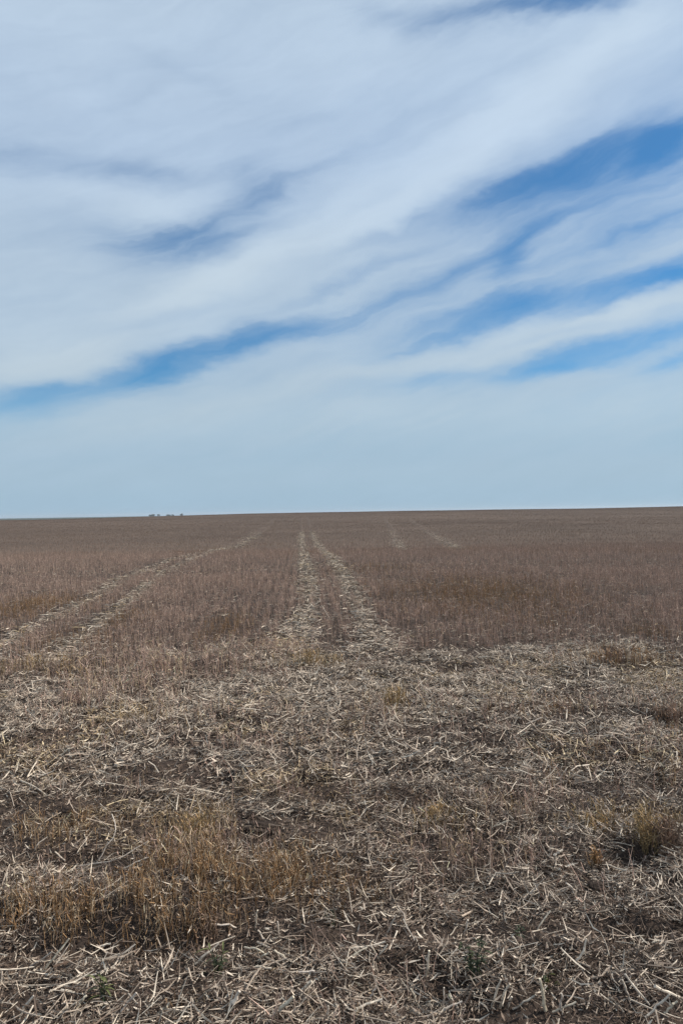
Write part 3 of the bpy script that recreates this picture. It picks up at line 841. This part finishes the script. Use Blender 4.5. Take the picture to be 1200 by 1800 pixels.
world = bpy.data.worlds.new('World'); scene.world = world; world.use_nodes = True
nt = world.node_tree; N = nt.nodes; L = nt.links
bg = N['Background']; STR = .1; bg.inputs['Strength'].default_value = STR
sky = N.new('ShaderNodeTexSky'); sky.sky_type = 'NISHITA'; sky.sun_disc = False
sky.sun_elevation = SUN_EL; sky.sun_rotation = SUN_AZ; sky.altitude = 600; sky.air_density = 1.0; sky.dust_density = .6; sky.ozone_density = 2.0
tc = N.new('ShaderNodeTexCoord'); sep = N.new('ShaderNodeSeparateXYZ'); L.new(tc.outputs['Generated'], sep.inputs[0])
def val(v):
    return v
def M(op, a, b=None, c=None, clamp=False):
    n = N.new('ShaderNodeMath'); n.operation = op; n.use_clamp = clamp
    for i, v in enumerate((a, b, c)):
        if v is None: continue
        if isinstance(v, (int, float)): n.inputs[i].default_value = v
        else: L.new(v, n.inputs[i])
    return n.outputs[0]
AZ = M('ARCTAN2', sep.outputs['X'], sep.outputs['Y']); EL = M('ARCSINE', sep.outputs['Z'])
def noise(vec, scale, detail=4, rough=.55, dist=0.0):
    n = N.new('ShaderNodeTexNoise'); n.inputs['Scale'].default_value = scale; n.inputs['Detail'].default_value = detail
    n.inputs['Roughness'].default_value = rough; n.inputs['Distortion'].default_value = dist
    L.new(vec, n.inputs['Vector']); return n.outputs['Fac']
def comb(x, y, z=0.0):
    n = N.new('ShaderNodeCombineXYZ')
    for i, v in enumerate((x, y, z)):
        if isinstance(v, (int, float)): n.inputs[i].default_value = v
        else: L.new(v, n.inputs[i])
    return n.outputs[0]
# a gentle warp so that no patch has a drawn edge
base = comb(AZ, M('MULTIPLY', EL, 2.2), 0)
wa = M('SUBTRACT', noise(base, 5.0, 4), .5); we = M('SUBTRACT', noise(comb(M('ADD', AZ, 7.3), M('MULTIPLY', EL, 2.4), 2.0), 5.5, 5, .6), .5)
AZw = M('MULTIPLY_ADD', wa, .13, AZ); ELw = M('MULTIPLY_ADD', we, .055, EL)
def px_dir(px, py):
    d = ray(px, py).normalized(); return math.atan2(d.x, d.y), math.asin(d.z)
def blob(px, py, hl, hw, ang, amp, x=None, y=None):
    a0, e0 = px_dir(px, py)
    ca, sa = math.cos(math.radians(ang)), math.sin(math.radians(ang))
    a1, e1 = px_dir(px + 40, py); a2, e2 = px_dir(px, py - 40)
    sx = hl / 40 * math.hypot(a1 - a0, e1 - e0); sy = hw / 40 * math.hypot(a2 - a0, e2 - e0)
    dx = M('SUBTRACT', AZw, a0); dy = M('SUBTRACT', ELw, e0)
    kx = abs(a1 - a0) / math.hypot(a1 - a0, e1 - e0); 
    p = M('MULTIPLY', M('ADD', M('MULTIPLY', dx, ca), M('MULTIPLY', dy, sa)), 1 / sx)
    q = M('MULTIPLY', M('SUBTRACT', M('MULTIPLY', dy, ca), M('MULTIPLY', dx, sa)), 1 / sy)
    r2 = M('ADD', M('MULTIPLY', p, p), M('MULTIPLY', q, q))
    return M('MULTIPLY', M('EXPONENT', M('MULTIPLY', r2, -1.0)), amp)
GAPS = [
    (1080, 286, 200, 46, 11, .66), (930, 318, 150, 22, 16, .50), (1190, 240, 70, 26, 10, .30), (320, 418, 130, 38, 4, .62), (430, 345, 80, 50, 20, .40),
    (440, 600, 160, 24, 14, .72), (270, 658, 130, 24, 14, .62), (50, 708, 130, 28, 12, .55), (820, 470, 160, 14, 18, .30), (1130, 400, 120, 14, 12, .25), (1000, 385, 140, 14, 14, .25), (620, 485, 140, 12, 20, .2), (760, 600, 150, 10, 12, .25), (1000, 583, 160, 10, 9, .30), (1180, 250, 60, 30, 14, .35), (890, 545, 170, 24, 12, .62), (1110, 505, 130, 26, 14, .55),
    (900, 462, 40, 34, 50, .38), (1195, 478, 60, 16, 12, .60), (1090, 605, 230, 26, 8, .60), (960, 650, 100, 14, 8, .45), (1190, 628, 60, 14, 6, .4),
    (760, 662, 110, 17, 8, .38), (960, 10, 210, 26, -2, .75), (60, 282, 140, 30, 2, .22), (240, 312, 80, 24, 0, .30), (1000, 420, 340, 130, 15, .36),
    (640, 540, 180, 26, 16, .25), (280, 560, 150, 16, 16, .22), (560, 300, 120, 20, 24, .18), (680, 340, 130, 14, 22, .16), (730, 380, 160, 16, 22, .25),
    (700, 30, 140, 30, -20, .16), (330, 130, 120, 20, -16, .06),
]
RIDGES = [(860, 235, 420, 44, 27, .42), (420, 470, 280, 30, 27, .34), (1060, 563, 230, 24, 14, .40), (780, 628, 220, 22, 10, .25), (250, 362, 120, 26, -3, .25),
          (1120, 455, 120, 14, 15, .22), (900, 505, 140, 12, 14, .18), (100, 640, 160, 30, 12, .15)]
total = None
for g in GAPS:
    b = blob(*g[:5], -g[5]); total = b if total is None else M('ADD', total, b)
for g in RIDGES:
    total = M('ADD', total, blob(*g))
# streaks drawn out along the wind, rising to the right
th = math.radians(17)
P_ = M('ADD', M('MULTIPLY', AZw, math.cos(th)), M('MULTIPLY', ELw, math.sin(th)))
Q_ = M('SUBTRACT', M('MULTIPLY', ELw, math.cos(th)), M('MULTIPLY', AZw, math.sin(th)))
s1 = M('SUBTRACT', noise(comb(M('MULTIPLY', P_, 1.3), M('MULTIPLY', Q_, 8.0), 1.0), 2.2, 8, .52, .0), .5)
s2 = M('SUBTRACT', noise(comb(M('MULTIPLY', P_, 3.6), M('MULTIPLY', Q_, 26.0), 4.0), 2.0, 9, .62, .0), .5)
s3 = M('SUBTRACT', noise(comb(M('MULTIPLY', AZ, 3.0), M('MULTIPLY', EL, 5.0), 9.0), 3.0, 6, .5, .0), .5)
streak = M('ADD', M('ADD', M('MULTIPLY', s1, .40), M('MULTIPLY', s2, M('MULTIPLY_ADD', M('MULTIPLY', total, -2.2, clamp=True), .55, .20))), M('MULTIPLY', s3, .10))
cover = M('ADD', M('ADD', total, streak), .77)
low = N.new('ShaderNodeMapRange'); low.interpolation_type = 'SMOOTHSTEP'
low.inputs['From Min'].default_value = .16; low.inputs['From Max'].default_value = .02; L.new(EL, low.inputs['Value'])
low.inputs['To Min'].default_value = 0; low.inputs['To Max'].default_value = 1
ms = N.new('ShaderNodeMapRange'); ms.interpolation_type = 'SMOOTHSTEP'
ms.inputs['From Min'].default_value = -.34; ms.inputs['From Max'].default_value = 1.22; ms.inputs['To Min'].default_value = .04; ms.inputs['To Max'].default_value = 1.0
L.new(cover, ms.inputs['Value'])
cov = ms.outputs['Result']
def srgb(r, g, b):
    f = lambda c: ((c / 255 + .055) / 1.055) ** 2.4 if c > 10 else c / 255 / 12.92
    return (f(r) / STR, f(g) / STR, f(b) / STR, 1)
def mix(fac, a, b):
    n = N.new('ShaderNodeMix'); n.data_type = 'RGBA'
    if isinstance(fac, float): n.inputs['Factor'].default_value = fac
    else: L.new(fac, n.inputs['Factor'])
    for k, v in (('A', a), ('B', b)):
        s = [i for i in n.inputs if i.name == k and i.type == 'RGBA'][0]
        if isinstance(v, tuple): s.default_value = v
        else: L.new(v, s)
    return [o for o in n.outputs if o.type == 'RGBA'][0]
cr = N.new('ShaderNodeValToRGB'); L.new(M('MULTIPLY', EL, 1 / .65), cr.inputs['Fac'])
cr.color_ramp.interpolation = 'EASE'
el_ = cr.color_ramp.elements
stops = [(0.0, (162, 189, 210)), (.10, (171, 193, 211)), (.22, (190, 206, 217)), (.42, (195, 212, 226)), (.7, (196, 215, 235)), (1.0, (201, 219, 236))]
el_[0].position = 0; el_[0].color = tuple(v * 1.0 for v in srgb(*stops[0][1])); el_[1].position = 1; el_[1].color = srgb(*stops[-1][1])
for p, c in stops[1:-1]:
    e = el_.new(p); e.color = srgb(*c)
shade = M('MULTIPLY_ADD', s2, .07, 1.0); shade = M('MULTIPLY_ADD', s3, .08, shade)
sc = N.new('ShaderNodeVectorMath'); sc.operation = 'SCALE'; L.new(cr.outputs['Color'], sc.inputs[0]); L.new(shade, sc.inputs['Scale'])
# below the cirrus the air itself whitens towards the horizon
skyc = N.new('ShaderNodeVectorMath'); skyc.operation = 'MULTIPLY'; L.new(sky.outputs['Color'], skyc.inputs[0]); skyc.inputs[1].default_value = (.31, .81, 1.10)
final = mix(cov, skyc.outputs['Vector'], sc.outputs['Vector'])
final = mix(M('MULTIPLY', low.outputs['Result'], .75), final, sc.outputs['Vector'])
L.new(final, bg.inputs['Color'])

# ------------------------------------------------------------------ the air over the plain
import bmesh
bm = bmesh.new(); bmesh.ops.create_cube(bm, size=1)
for v in bm.verts:
    v.co = Vector((v.co.x * 18600, v.co.y * 18600, v.co.z * 60 - 12))
me = bpy.data.meshes.new('haze'); bm.to_mesh(me); bm.free()
hz = bpy.data.objects.new('haze', me); COL.objects.link(hz)
hm, hnt, hN, hL, hP = new_mat('haze_air'); hN.remove(hP)
pv = hN.new('ShaderNodeVolumePrincipled'); pv.inputs['Color'].default_value = (.80, .88, .96, 1); pv.inputs['Density'].default_value = .00011; pv.inputs['Anisotropy'].default_value = .2
hL.new(pv.outputs[0], hN['Material Output'].inputs['Volume']); me.materials.append(hm)
tag(hz, kind='stuff', label='thin bluish haze over the far plain', cat='haze')

# ------------------------------------------------------------------ render settings
vs = scene.view_settings
scene.display_settings.display_device = 'sRGB'
vs.view_transform = 'Standard'; vs.look = 'None'; vs.exposure = 0; vs.gamma = 1; vs.use_curve_mapping = False
scene.cycles.max_bounces = 6
scene.cycles.use_denoising = True
